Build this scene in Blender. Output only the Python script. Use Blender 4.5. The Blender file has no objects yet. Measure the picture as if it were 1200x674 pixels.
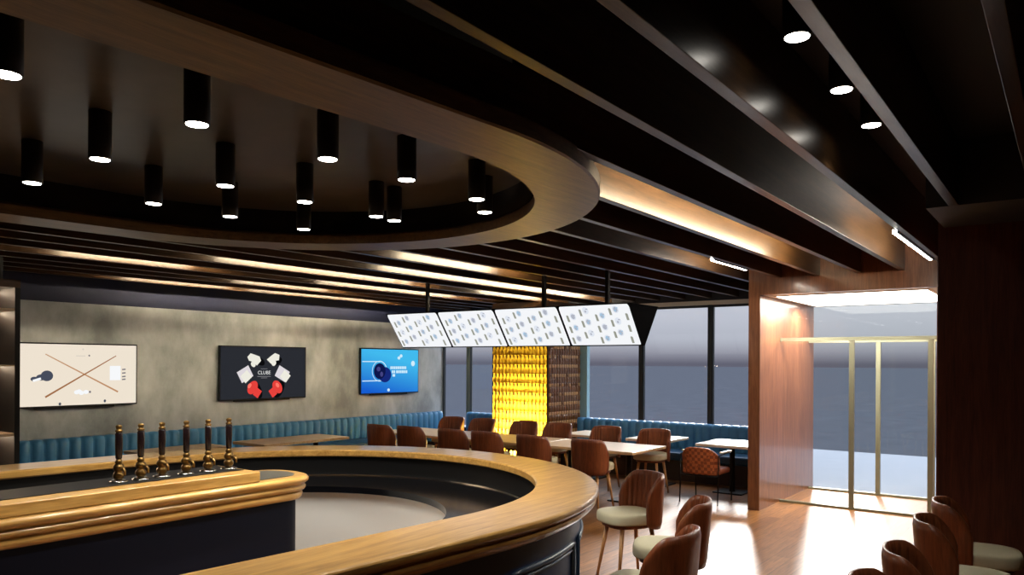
import bpy, bmesh, math, random
from mathutils import Vector, Matrix
random.seed(7)
PI = math.pi
scene = bpy.context.scene
COL = scene.collection

# ------------------------------------------------------------------ helpers
def lin(c):
    out = []
    for v in c[:3]:
        v = v / 255.0
        out.append(v / 12.92 if v <= 0.04045 else ((v + 0.055) / 1.055) ** 2.4)
    return (out[0], out[1], out[2], 1.0)

class MB:
    """collects shapes; build() links them as one mesh object"""
    def __init__(self):
        self.v = []; self.f = []; self.m = []; self.s = []
    def add(self, vs, fs, mat=0, smooth=False):
        o = len(self.v)
        self.v += [tuple(p) for p in vs]
        for f in fs:
            self.f.append(tuple(i + o for i in f)); self.m.append(mat); self.s.append(smooth)
    def box(self, x0, x1, y0, y1, z0, z1, mat=0):
        if x0 > x1: x0, x1 = x1, x0
        if y0 > y1: y0, y1 = y1, y0
        vs = [(x0,y0,z0),(x1,y0,z0),(x1,y1,z0),(x0,y1,z0),(x0,y0,z1),(x1,y0,z1),(x1,y1,z1),(x0,y1,z1)]
        self.add(vs, [(3,2,1,0),(4,5,6,7),(0,1,5,4),(1,2,6,5),(2,3,7,6),(3,0,4,7)], mat)
    def prism(self, poly, z0, z1, mat=0):
        """poly: CCW list of (x,y)"""
        n = len(poly)
        vs = [(x, y, z0) for x, y in poly] + [(x, y, z1) for x, y in poly]
        fs = [tuple(range(n - 1, -1, -1)), tuple(range(n, 2 * n))]
        for i in range(n):
            j = (i + 1) % n
            fs.append((i, j, n + j, n + i))
        self.add(vs, fs, mat)
    def lathe(self, prof, cx=0, cy=0, n=20, mat=0, smooth=True):
        """prof: list of (r,z) bottom to top, closed with caps"""
        vs = []; fs = []
        for r, z in prof:
            for i in range(n):
                a = 2 * PI * i / n
                vs.append((cx + r * math.cos(a), cy + r * math.sin(a), z))
        for k in range(len(prof) - 1):
            for i in range(n):
                j = (i + 1) % n
                fs.append((k*n+i, k*n+j, (k+1)*n+j, (k+1)*n+i))
        self.add(vs, fs, mat, smooth)
        b = len(prof) - 1
        self.add(vs[:n], [tuple(range(n - 1, -1, -1))], mat)
        self.add(vs[b*n:], [tuple(range(n))], mat)
    def tube(self, pts, rad, n=8, mat=0, closed=False):
        """round tube along points, rad number or list"""
        pts = [Vector(p) for p in pts]; m = len(pts)
        rads = rad if isinstance(rad, (list, tuple)) else [rad] * m
        vs = []; fs = []
        up = None
        for i, p in enumerate(pts):
            if closed: t = pts[(i+1) % m] - pts[i-1]
            elif i == 0: t = pts[1] - p
            elif i == m - 1: t = p - pts[i-1]
            else: t = pts[i+1] - pts[i-1]
            t.normalize()
            if up is None:
                up = Vector((0, 0, 1)) if abs(t.z) < .9 else Vector((1, 0, 0))
            a = t.cross(up)
            if a.length < 1e-5: a = t.cross(Vector((0, 1, 0)))
            a.normalize(); b = a.cross(t).normalized(); up = b
            for k in range(n):
                an = 2 * PI * k / n
                vs.append(p + (a * math.cos(an) + b * math.sin(an)) * rads[i])
        rng = m if closed else m - 1
        for i in range(rng):
            for k in range(n):
                k2 = (k + 1) % n; i2 = (i + 1) % m
                fs.append((i*n+k, i*n+k2, i2*n+k2, i2*n+k))
        self.add(vs, fs, mat, True)
        if not closed:
            self.add(vs[:n], [tuple(range(n - 1, -1, -1))], mat)
            self.add(vs[-n:], [tuple(range(n))], mat)
    def grid(self, rows, mat=0, smooth=True, cu=False, cv=False):
        """rows: list of lists of points"""
        R = len(rows); Cn = len(rows[0])
        vs = [p for r in rows for p in r]; fs = []
        for i in range(R if cv else R - 1):
            for j in range(Cn if cu else Cn - 1):
                i2 = (i + 1) % R; j2 = (j + 1) % Cn
                fs.append((i*Cn+j, i*Cn+j2, i2*Cn+j2, i2*Cn+j))
        self.add(vs, fs, mat, smooth)
    def build(self, name, mats, parent=None, loc=(0, 0, 0), rz=0, bevel=0, weld=True, seg=2, autosm=None):
        me = bpy.data.meshes.new(name)
        me.from_pydata(self.v, [], self.f)
        if not isinstance(mats, (list, tuple)): mats = [mats]
        for m in mats: me.materials.append(m)
        me.polygons.foreach_set('material_index', self.m)
        me.polygons.foreach_set('use_smooth', self.s)
        me.update()
        bm = bmesh.new(); bm.from_mesh(me)
        if weld: bmesh.ops.remove_doubles(bm, verts=bm.verts, dist=1e-5)
        bmesh.ops.recalc_face_normals(bm, faces=bm.faces)
        bm.to_mesh(me); bm.free()
        o = bpy.data.objects.new(name, me); COL.objects.link(o)
        o.location = loc; o.rotation_euler = (0, 0, rz)
        if parent: o.parent = parent
        if bevel:
            b = o.modifiers.new('bevel', 'BEVEL'); b.width = bevel; b.segments = seg
            b.limit_method = 'ANGLE'; b.angle_limit = math.radians(40)
        return o

def tag(o, label=None, cat=None, group=None, kind=None):
    if label: o['label'] = label
    if cat: o['category'] = cat
    if group: o['group'] = group
    if kind: o['kind'] = kind
    return o
def empty(name, loc=(0, 0, 0), rz=0, label=None, cat=None, group=None):
    o = bpy.data.objects.new(name, None); COL.objects.link(o)
    o.location = loc; o.rotation_euler = (0, 0, rz); o.empty_display_size = .1
    return tag(o, label, cat, group)
def copy_tree(o, parent=None):
    c = o.copy(); COL.objects.link(c)
    if parent: c.parent = parent
    for ch in list(o.children): copy_tree(ch, c)
    return c
def struct(o): return tag(o, kind='structure')

# ------------------------------------------------------------------ materials
def new_mat(name):
    m = bpy.data.materials.new(name); m.use_nodes = True
    nt = m.node_tree; nt.nodes.clear()
    out = nt.nodes.new('ShaderNodeOutputMaterial')
    return m, nt, out
def plain(name, c, rough=.5, metal=0., spec=.5, noise=0., nscale=8., bump=0.):
    m, nt, out = new_mat(name); N = nt.nodes; L = nt.links
    b = N.new('ShaderNodeBsdfPrincipled')
    b.inputs['Base Color'].default_value = lin(c); b.inputs['Roughness'].default_value = rough
    b.inputs['Metallic'].default_value = metal; b.inputs['Specular IOR Level'].default_value = spec
    L.new(b.outputs[0], out.inputs[0])
    if noise or bump:
        tc = N.new('ShaderNodeTexCoord'); n = N.new('ShaderNodeTexNoise')
        n.inputs['Scale'].default_value = nscale; n.inputs['Detail'].default_value = 5
        L.new(tc.outputs['Object'], n.inputs['Vector'])
        if noise:
            mx = N.new('ShaderNodeMix'); mx.data_type = 'RGBA'
            a = lin(c)
            mx.inputs[6].default_value = tuple(v * (1 - noise) for v in a[:3]) + (1,)
            mx.inputs[7].default_value = tuple(min(1, v * (1 + noise)) for v in a[:3]) + (1,)
            L.new(n.outputs[0], mx.inputs[0]); L.new(mx.outputs[2], b.inputs['Base Color'])
        if bump:
            bp = N.new('ShaderNodeBump'); bp.inputs['Strength'].default_value = bump; bp.inputs['Distance'].default_value = .01
            L.new(n.outputs[0], bp.inputs['Height']); L.new(bp.outputs[0], b.inputs['Normal'])
    return m
def emit(name, c, strength=1.):
    m, nt, out = new_mat(name)
    e = nt.nodes.new('ShaderNodeEmission'); e.inputs[0].default_value = lin(c); e.inputs[1].default_value = strength
    nt.links.new(e.outputs[0], out.inputs[0]); return m
def wood(name, c1, c2, axis='X', rough=.35, scale=1., spec=.5, coat=0.):
    """procedural grain stretched along one axis"""
    m, nt, out = new_mat(name); N = nt.nodes; L = nt.links
    tc = N.new('ShaderNodeTexCoord'); mp = N.new('ShaderNodeMapping')
    s = {'X': (.7, 9, 9), 'Y': (9, .7, 9), 'Z': (9, 9, .7)}[axis]
    mp.inputs['Scale'].default_value = tuple(v * scale for v in s)
    L.new(tc.outputs['Object'], mp.inputs[0])
    n = N.new('ShaderNodeTexNoise'); n.inputs['Scale'].default_value = 2.2; n.inputs['Detail'].default_value = 7
    n.inputs['Roughness'].default_value = .62; n.inputs['Distortion'].default_value = .6
    L.new(mp.outputs[0], n.inputs['Vector'])
    n2 = N.new('ShaderNodeTexNoise'); n2.inputs['Scale'].default_value = 11; n2.inputs['Detail'].default_value = 3
    L.new(mp.outputs[0], n2.inputs['Vector'])
    ad = N.new('ShaderNodeMath'); ad.operation = 'MULTIPLY_ADD'
    L.new(n2.outputs[0], ad.inputs[0]); ad.inputs[1].default_value = .45; L.new(n.outputs[0], ad.inputs[2])
    rp = N.new('ShaderNodeValToRGB')
    rp.color_ramp.elements[0].position = .5; rp.color_ramp.elements[0].color = lin(c1)
    rp.color_ramp.elements[1].position = .92; rp.color_ramp.elements[1].color = lin(c2)
    L.new(ad.outputs[0], rp.inputs[0])
    b = N.new('ShaderNodeBsdfPrincipled'); b.inputs['Roughness'].default_value = rough
    b.inputs['Specular IOR Level'].default_value = spec
    b.inputs['Coat Weight'].default_value = coat; b.inputs['Coat Roughness'].default_value = .12
    L.new(rp.outputs[0], b.inputs['Base Color'])
    bp = N.new('ShaderNodeBump'); bp.inputs['Strength'].default_value = .12; bp.inputs['Distance'].default_value = .004
    L.new(ad.outputs[0], bp.inputs['Height']); L.new(bp.outputs[0], b.inputs['Normal'])
    L.new(b.outputs[0], out.inputs[0]); return m
def glass(name, c=(255, 255, 255), refl=.06, rough=0.):
    m, nt, out = new_mat(name); N = nt.nodes; L = nt.links
    t = N.new('ShaderNodeBsdfTransparent'); t.inputs[0].default_value = lin(c)
    g = N.new('ShaderNodeBsdfGlossy'); g.inputs['Roughness'].default_value = rough
    mx = N.new('ShaderNodeMixShader'); mx.inputs[0].default_value = refl
    L.new(t.outputs[0], mx.inputs[1]); L.new(g.outputs[0], mx.inputs[2]); L.new(mx.outputs[0], out.inputs[0])
    return m

def floor_mat():
    m, nt, out = new_mat('oak_planks'); N = nt.nodes; L = nt.links
    tc = N.new('ShaderNodeTexCoord')
    br = N.new('ShaderNodeTexBrick'); br.inputs['Scale'].default_value = 1.
    br.inputs['Brick Width'].default_value = 1.9; br.inputs['Row Height'].default_value = .17
    br.inputs['Mortar Size'].default_value = .0025; br.inputs['Mortar Smooth'].default_value = .1
    br.inputs['Color1'].default_value = lin((160, 112, 64)); br.inputs['Color2'].default_value = lin((124, 82, 43))
    br.inputs['Mortar'].default_value = lin((58, 34, 20))
    L.new(tc.outputs['Object'], br.inputs['Vector'])
    mp = N.new('ShaderNodeMapping'); mp.inputs['Scale'].default_value = (1.2, 14, 1)
    L.new(tc.outputs['Object'], mp.inputs[0])
    n = N.new('ShaderNodeTexNoise'); n.inputs['Scale'].default_value = 3; n.inputs['Detail'].default_value = 6; n.inputs['Distortion'].default_value = .8
    L.new(mp.outputs[0], n.inputs['Vector'])
    rp = N.new('ShaderNodeValToRGB'); rp.color_ramp.elements[0].position = .3; rp.color_ramp.elements[0].color = (.45, .42, .4, 1)
    rp.color_ramp.elements[1].position = .65; rp.color_ramp.elements[1].color = (1.15, 1.1, 1.05, 1)
    L.new(n.outputs[0], rp.inputs[0])
    mx = N.new('ShaderNodeMix'); mx.data_type = 'RGBA'; mx.blend_type = 'MULTIPLY'; mx.inputs[0].default_value = .9
    L.new(br.outputs[0], mx.inputs[6]); L.new(rp.outputs[0], mx.inputs[7])
    b = N.new('ShaderNodeBsdfPrincipled'); b.inputs['Roughness'].default_value = .3
    L.new(mx.outputs[2], b.inputs['Base Color'])
    bp = N.new('ShaderNodeBump'); bp.inputs['Strength'].default_value = .15; bp.inputs['Distance'].default_value = .003
    L.new(n.outputs[0], bp.inputs['Height']); L.new(bp.outputs[0], b.inputs['Normal'])
    L.new(b.outputs[0], out.inputs[0]); return m
def concrete_mat(name, ca, cb, cc, rough=.8, scale=1., spec=.3):
    m, nt, out = new_mat(name); N = nt.nodes; L = nt.links
    tc = N.new('ShaderNodeTexCoord'); mp = N.new('ShaderNodeMapping'); mp.inputs['Scale'].default_value = (scale, scale, scale * .55)
    L.new(tc.outputs['Object'], mp.inputs[0])
    n = N.new('ShaderNodeTexNoise'); n.inputs['Scale'].default_value = 1.1; n.inputs['Detail'].default_value = 9; n.inputs['Roughness'].default_value = .65
    L.new(mp.outputs[0], n.inputs['Vector'])
    rp = N.new('ShaderNodeValToRGB'); r = rp.color_ramp
    r.elements[0].position = .36; r.elements[0].color = lin(ca); r.elements[1].position = .66; r.elements[1].color = lin(cc)
    e = r.elements.new(.52); e.color = lin(cb)
    L.new(n.outputs[0], rp.inputs[0])
    b = N.new('ShaderNodeBsdfPrincipled'); b.inputs['Roughness'].default_value = rough; b.inputs['Specular IOR Level'].default_value = spec
    L.new(rp.outputs[0], b.inputs['Base Color']); L.new(b.outputs[0], out.inputs[0]); return m

M = {}
M['floor'] = floor_mat()
M['concrete'] = concrete_mat('concrete_wall', (140, 148, 151), (180, 188, 191), (208, 214, 217))
M['concrete_dark'] = concrete_mat('smoky_concrete', (44, 40, 37), (62, 56, 52), (78, 72, 68), rough=.35, scale=.8, spec=.5)
M['ceiling'] = plain('black_ceiling', (52, 53, 60), .7)
M['navy_wall'] = plain('navy_wall', (26, 34, 66), .7)
M['beam'] = wood('walnut_beam', (38, 25, 15), (74, 52, 31), 'X', .3, spec=.28)
M['ring'] = wood('oak_ring', (72, 52, 31), (116, 88, 54), 'X', .4, scale=1.4)
M['black_gloss'] = plain('black_gloss', (9, 9, 12), .16)
M['black'] = plain('black_satin', (7, 7, 9), .55, spec=.25)
M['bar_top'] = wood('golden_oak', (148, 106, 48), (204, 160, 88), 'X', .28, scale=1.1, coat=.4)
M['navy'] = plain('navy_paint_shaded', (5, 10, 26), .5, spec=.15)  # shaded copy of the navy, kept dark for the island body
M['navy_front_lit'] = plain('navy_bar_front_lit', (24, 52, 92), .42, spec=.4)  # lit copy of the navy, light on the outer bar put into its colour
M['navy_mould'] = plain('navy_moulding', (62, 84, 110), .35)
M['steel'] = plain('brushed_steel', (234, 236, 234), .28, metal=.35)
M['portal'] = wood('mahogany_panel', (92, 54, 34), (136, 89, 59), 'Z', .3, scale=1.2, coat=.4)
M['dark_wall'] = wood('dark_mahogany', (62, 28, 20), (104, 54, 40), 'Z', .45, scale=1.)
M['chair_shell'] = wood('chair_walnut', (100, 50, 27), (146, 80, 46), 'Z', .34, scale=1.6)
M['chair_leg'] = wood('beech_leg', (176, 124, 74), (218, 168, 112), 'Z', .4, scale=2)
M['cream'] = plain('cream_leather', (214, 208, 176), .5, bump=.1, nscale=40)
M['teal'] = plain('teal_leather', (74, 142, 190), .36, noise=.12, nscale=6)
M['teal_seat'] = plain('blue_leather_seat', (32, 78, 112), .36, noise=.12, nscale=6)
M['plinth'] = plain('bench_plinth', (52, 40, 34), .5)
M['table_top'] = wood('pale_oak_top', (196, 158, 112), (228, 196, 152), 'Y', .35, scale=1.2)
M['white_top'] = wood('bleached_oak_top', (222, 204, 176), (240, 226, 202), 'Y', .3)
M['dark_metal'] = plain('dark_metal', (28, 28, 30), .35, metal=.7)
M['frame_olive'] = plain('bronze_frame', (122, 122, 100), .4, metal=.3)
M['frame_black'] = plain('black_frame', (24, 30, 32), .4)
M['frame_pale'] = plain('pale_blue_frame', (150, 190, 200), .4)
M['cream_trim'] = plain('cream_trim', (216, 210, 198), .6)
M['glass'] = glass('window_glass', (250, 251, 253), .012)
M['door_glass'] = glass('door_glass', (252, 253, 253), .012)
M['tan_weave'] = plain('tan_leather_weave', (160, 84, 46), .5, noise=.15, nscale=20)
M['chrome'] = plain('chrome', (190, 190, 186), .2, metal=1.)
M['brass'] = plain('aged_brass', (122, 96, 56), .3, metal=1.)
M['tap_handle'] = plain('tap_handle', (26, 16, 18), .25)
M['lamp_black'] = plain('lamp_housing', (8, 12, 16), .5)
M['lamp_glow'] = emit('lamp_glow', (255, 248, 236), 22.)
M['strip_warm'] = emit('warm_strip', (255, 232, 192), 220.)
M['strip_white'] = emit('white_strip', (255, 244, 226), 170.)
M['soffit_glow'] = emit('soffit_panel', (255, 246, 232), 12.)

# ------------------------------------------------------------------ camera and world
F = 890.; ROLL = .0055; HC = 1.9
ang = math.atan2(658., F)
D = Vector((math.cos(ang), math.sin(ang), 0)); R = Vector((math.sin(ang), -math.cos(ang), 0)); U = Vector((0, 0, 1))
cr, sr = math.cos(ROLL), math.sin(ROLL)
r2 = R * cr + U * sr; u2 = -R * sr + U * cr
cam = bpy.data.cameras.new('camera'); camo = bpy.data.objects.new('camera', cam); COL.objects.link(camo)
camo.matrix_world = Matrix(((r2.x, u2.x, -D.x, 0), (r2.y, u2.y, -D.y, 0), (r2.z, u2.z, -D.z, HC), (0, 0, 0, 1)))
cam.sensor_width = 36; cam.sensor_fit = 'HORIZONTAL'; cam.lens = 36 * F / 1200
cam.shift_y = (425 - 337) / 1200; cam.clip_start = .05; cam.clip_end = 2000
scene.camera = camo
vs = scene.view_settings; vs.view_transform = 'Standard'; vs.look = 'None'; vs.gamma = 1; vs.use_curve_mapping = False; vs.exposure = 0

w = bpy.data.worlds.new('overcast_sky'); scene.world = w; w.use_nodes = True
nt = w.node_tree; nt.nodes.clear()
tc = nt.nodes.new('ShaderNodeTexCoord'); sx = nt.nodes.new('ShaderNodeSeparateXYZ'); rp = nt.nodes.new('ShaderNodeValToRGB')
bg = nt.nodes.new('ShaderNodeBackground'); wo = nt.nodes.new('ShaderNodeOutputWorld')
nt.links.new(tc.outputs['Generated'], sx.inputs[0]); nt.links.new(sx.outputs[2], rp.inputs[0]); nt.links.new(rp.outputs[0], bg.inputs[0]); nt.links.new(bg.outputs[0], wo.inputs[0])
e = rp.color_ramp.elements
e[0].position = 0.; e[0].color = lin((104, 104, 118))
e[1].position = .6; e[1].color = lin((214, 218, 226))
for p, c in ((.006, (128, 128, 141)), (.016, (160, 161, 172)), (.03, (186, 189, 199)), (.055, (198, 201, 211)), (.1, (204, 208, 217))):
    k = e.new(p); k.color = lin(c)
mr = nt.nodes.new('ShaderNodeMapRange'); mr.inputs['From Min'].default_value = .16; mr.inputs['From Max'].default_value = .5
mr.inputs['To Min'].default_value = 1.; mr.inputs['To Max'].default_value = 5.
nt.links.new(sx.outputs[2], mr.inputs[0]); nt.links.new(mr.outputs[0], bg.inputs[1])

def add_light(name, kind, loc, energy, color=(1, 1, 1), parent=None, **kw):
    l = bpy.data.lights.new(name, kind); l.energy = energy; l.color = color
    for k, v in kw.items(): setattr(l, k, v)
    o = bpy.data.objects.new(name, l); COL.objects.link(o); o.location = loc
    if parent: o.parent = parent
    return o
sun = add_light('sun', 'SUN', (30, 8, 12), 3.8, (1, .95, .88), angle=math.radians(9))
sun.rotation_euler = Vector((-.93, -.29, -.36)).to_track_quat('-Z', 'Y').to_euler()

# ------------------------------------------------------------------ room shell
b = MB(); b.box(-3, 12.25, -4, 10.95, -.1, 0); struct(b.build('floor', M['floor']))
b = MB(); b.box(-3.1, 12.3, -4, 11.1, 3.45, 3.6); struct(b.build('ceiling', M['ceiling']))
WY = 10.88; WX = 12.2
b = MB(); b.box(-3, 12.3, WY, WY + .2, 0, 2.675); struct(b.build('wall_left', M['concrete']))
b = MB(); b.box(-3, 12.3, WY, WY + .2, 2.675, 3.45); struct(b.build('trim_1', M['navy_wall']))
b = MB(); b.box(-3.1, -3, -4, 11.1, 0, 3.45); struct(b.build('wall_back', M['dark_wall']))
# dark timber wall on the right, wrapping round to the entrance
b = MB(); b.prism([(6.95, -4), (9.8, -4), (9.8, 1.24), (9.72, 1.24), (9.72, .88), (6.95, .88)], 0, 3.45)
struct(b.build('wall_right', M['dark_wall']))
b = MB(); b.box(6.02, 6.95, -4, .84, 3.0, 3.45); struct(b.build('trim_2', M['ceiling']))
b = MB(); b.box(-3, 6.95, -4.1, -4, 0, 3.45); struct(b.build('wall_side', M['dark_wall']))

# window wall: sill wall, head, mullions, panes
b = MB(); b.box(WX, WX + .12, 3.4, WY, 0, .5); struct(b.build('wall_front', M['frame_black']))
b = MB(); b.box(WX, WX + .12, 3.4, WY, 2.95, 3.45); struct(b.build('trim_3', M['ceiling']))
b = MB(); b.box(WX - .03, WX + .1, 3.4, 8.7, 2.885, 2.955); struct(b.build('trim_4', M['cream_trim']))
wins = [(10.86, 10.17, 0), (10.13, 8.64, 1), (7.37, 6.19, 2), (6.15, 4.91, 3), (4.87, 3.42, 4)]
for i, (ya, yb, k) in enumerate(wins):
    f = MB()
    t = .03
    f.box(WX, WX + .06, yb, yb + t, .5, 2.885); f.box(WX, WX + .06, ya - t, ya, .5, 2.885)
    f.box(WX, WX + .06, yb, ya, .5, .54); f.box(WX, WX + .06, yb, ya, 2.845, 2.885)
    root = struct(f.build('window_%d' % (i + 1), M['frame_black']))
    g = MB(); g.box(WX + .025, WX + .033, yb + t, ya - t, .54, 2.845)
    g.build('pane', M['glass'], root)
b = MB(); b.box(WX - .02, WX + .08, 10.11, 10.19, .5, 2.885); struct(b.build('trim_5', M['frame_olive']))
b = MB(); b.box(WX - .02, WX + .08, 7.27, 7.42, .5, 2.885); struct(b.build('trim_6', M['frame_pale']))
for j, y in enumerate((6.17, 4.89)):
    b = MB(); b.box(WX - .02, WX + .08, y - .035, y + .035, .5, 2.885); struct(b.build('trim_%d' % (7 + j), M['frame_black']))

# entrance portal in reddish timber
root = MB(); root.box(9.8, WX + .12, 3.26, 3.41, 0, 2.79)
portal = struct(root.build('wall_entrance', M['portal']))
b = MB(); b.box(9.8, 9.9, 1.24, 3.41, 2.79, 3.45); b.build('header', M['portal'], portal)
b = MB(); b.box(9.9, WX + .12, 1.1, 3.41, 2.79, 2.9); b.build('soffit', M['cream_trim'], portal)
b = MB(); b.box(9.8, WX + .12, 1.1, 1.235, 0, 2.79); b.build('jamb', M['portal'], portal)
b = MB(); b.box(WX, WX + .12, 1.1, 3.41, 2.9, 3.45); b.build('fascia', M['ceiling'], portal)

# glass doors: inner and outer line
def door(name, x, posts, zt):
    f = MB(); f.box(x - .03, x + .03, 1.25, 3.255, zt, zt + .045); f.box(x - .03, x + .03, 1.25, 3.255, 0.0, .03)
    root = struct(f.build(name, M['frame_olive']))
    for y in posts:
        p = MB(); p.box(x - .025, x + .025, y - .03, y + .03, .03, zt); p.build('mullion', M['frame_olive'], root)
    edges = [1.25] + list(posts) + [3.255]
    for y0, y1 in zip(edges[:-1], edges[1:]):
        if y1 - y0 > .2:
            p = MB(); p.box(x - .005, x + .005, y0 + .03, y1 - .03, .03, zt); p.build('pane', M['door_glass'], root)
    p = MB(); p.box(x - .004, x + .004, 1.25, 3.255, zt + .045, 2.79); p.build('transom_pane', M['door_glass'], root)
door('door_1', 10.65, (1.42, 2.335), 2.215)
door('door_2', 12.05, (1.58, 2.28), 2.225)

# ground outside
b = MB(); b.box(12.32, 17.75, -30, 40, -.1, -.005); struct(b.build('ground', plain('pale_paving', (126, 132, 142), 1., spec=0., noise=.06, nscale=3)))
b = MB(); b.box(17.75, 470, -500, 900, -.2, -.02)
struct(b.build('ground', plain('grey_asphalt', (61, 65, 73), 1., spec=0., noise=.25, nscale=1.2)))

# ------------------------------------------------------------------ stadium shapes (bar and ceiling ring)
class Stadium:
    def __init__(s, cx, cy, rot, e, back=4.2, n=56):
        s.cx, s.cy, s.rot, s.e, s.back, s.n = cx, cy, rot, e, back, n
    def loc(s, x, y):
        c, q = math.cos(s.rot), math.sin(s.rot)
        return (s.cx + x * c - y * q, s.cy + x * q + y * c)
    def path(s, r, back=None):
        """points from near straight, round the end, to far straight"""
        back = s.back if back is None else back
        P = []
        for i in range(9): P.append(s.loc(-back * (1 - i / 8.), -r))
        for i in range(1, s.n):
            t = -PI / 2 + PI * i / s.n
            P.append(s.loc(s.e * r * math.cos(t), r * math.sin(t)))
        for i in range(9): P.append(s.loc(-back * i / 8., r))
        return P
    def sweep(s, mb, prof, mat=0, smooth=True, back=None):
        """prof: closed loop of (r,z)"""
        cols = [[(x, y, z) for x, y in s.path(r, back)] for r, z in prof]
        n = len(cols[0]); k = len(prof)
        sharp = not smooth
        for a in range(k):
            A = cols[a]; B_ = cols[(a + 1) % k]
            mb.grid([A, B_], mat, True)
        mb.add([c[0] for c in cols], [tuple(range(k))], mat); mb.add([c[-1] for c in cols], [tuple(range(k))], mat)
    def point(s, t, r):
        return s.loc(s.e * r * math.cos(t), r * math.sin(t))

def build_sweep(st, prof, name, mat, parent=None, back=None):
    mb = MB(); st.sweep(mb, prof, back=back)
    return mb.build(name, mat, parent, weld=False)

BAR = Stadium(3.16, 4.322, -.079, 1.011, back=4.6)
bar = empty('bar_counter', (3.16, 4.32, 0), 0, 'large U-shaped bar with golden oak rim and panelled navy front', 'bar counter')
def par(o, p):
    o.parent = p; o.matrix_parent_inverse = Matrix.Translation(p.location).inverted(); return o
def arcprof(cx, cz, r, a0, a1, n=5):
    return [(cx + r * math.cos(math.radians(a0 + (a1 - a0) * i / n)), cz + r * math.sin(math.radians(a0 + (a1 - a0) * i / n))) for i in range(n + 1)]
ro, ri = 2.165, 1.752
prof = [(ri, 1.05), (ri, 1.09), (ri + .01, 1.1)] + [(ro - .022, 1.1)] + arcprof(ro - .022, 1.078, .022, 90, -70, 6) + [(ro - .03, 1.05), (ro - .03, 1.043)] \
    + arcprof(ro - .035, 1.028, .018, 70, -60, 4) + [(ro - .05, 1.005), (ro - .062, .985), (ro - .085, .97), (ro - .12, .965), (ri + .06, .965), (ri + .03, 1.05)]
par(build_sweep(BAR, prof, 'counter_top', M['bar_top']), bar)
rb = ro - .1
prof = [(ri + .06, 0), (rb, 0), (rb, .12), (rb - .02, .13), (rb - .02, .965), (ri + .06, .965)]
par(build_sweep(BAR, prof, 'front_panelling', M['navy_front_lit']), bar)
# raised mouldings on the curved front, each a frame
def curve_pts(t0, t1, r, z, n=14): return [BAR.point(t0 + (t1 - t0) * i / n, r) + (z,) for i in range(n + 1)]
t = -PI / 2 + .05
while t < PI / 2 - .3:
    t1 = t + .37; mb = MB(); r = rb - .015
    loop = curve_pts(t, t1, r, .83) + curve_pts(t1, t, r, .24)
    mb.tube(loop, .018, 6, 0, closed=True)
    inner = curve_pts(t + .018, t1 - .018, r, .795) + curve_pts(t1 - .018, t + .018, r, .275)
    mb.tube(inner, .009, 6, 0, closed=True)
    par(mb.build('panel_moulding', M['navy_mould'], weld=False), bar)
    t += .44
# black work shelf and steel cabinets on the staff side
prof = [(1.15, .82), (1.15, .87), (ri + .055, .87), (ri + .055, .82)]
par(build_sweep(BAR, prof, 'work_shelf', M['black_gloss']), bar)
prof = [(1.2, 0.0), (1.2, .82), (ri + .05, .82), (ri + .05, 0.0)]
par(build_sweep(BAR, prof, 'under_counter_cabinet', M['steel']), bar)
prof = [(ri + .015, .868), (ri + .015, .878), (ri + .04, .878), (ri + .04, .868)]
par(build_sweep(BAR, prof, 'edge_strip', M['chrome']), bar)
prof = [(ri + .035, .875), (ri + .035, 1.05), (ri + .06, 1.05), (ri + .06, .875)]
par(build_sweep(BAR, prof, 'inner_lining', M['black']), bar)

# island with the beer taps
isl = empty('tap_island', (1.6, 4.8, 0), 0, 'straight navy island inside the bar with moulded golden oak cornice', 'counter')
def island_outline(o, x0=-1.4, xe=3.66):
    y0, y1 = 4.56 - o, 5.02 + o
    P = [(x0, y0)]
    cxx = xe - .2; c = (y0 + y1) / 2; hr = (y1 - y0) / 2
    for i in range(17):
        t = -PI / 2 + PI * i / 16
        P.append((cxx + (.2 + o) * max(0, math.cos(t)) ** .8, c + hr * math.sin(t)))
    P.append((x0, y1)); return P
def stack(levels, n=None):
    mb = MB(); rows = [[(x, y, z) for x, y in island_outline(o)] for o, z in levels]
    mb.grid(rows, 0, True, cu=True)
    mb.add(rows[0], [tuple(range(len(rows[0]) - 1, -1, -1))]); mb.add(rows[-1], [tuple(range(len(rows[-1])))])
    return mb
lv = [(-.02, .885), (.0, .89), (.015, .905), (.02, .93), (.012, .945), (.0, .95), (.03, .956), (.04, .97), (.04, .985), (.022, .992), (.022, .998),
      (.04, 1.006), (.06, 1.024), (.062, 1.04), (.05, 1.054), (.03, 1.06)]
par(stack(lv).build('cornice', M['bar_top'], weld=False), isl)
par(stack([(-.03, 0), (-.03, .886)]).build('body', M['navy'], weld=False), isl)
mb = MB(); P = island_outline(-.04)
mb.prism(P, 1.058, 1.064)
par(mb.build('grey_counter_plate', plain('grey_plate', (92, 94, 88), .3, metal=.5)), isl)
mb = MB(); mb.box(-1.4, 3.2, 4.53, 5.04, 1.062, 1.135)
par(mb.build('raised_tap_shelf', M['bar_top'], bevel=.008, seg=3), isl)
mb = MB(); mb.box(-1.3, 3.17, 4.68, 5.02, 1.134, 1.139)
par(mb.build('drip_tray', M['black']), isl)

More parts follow.
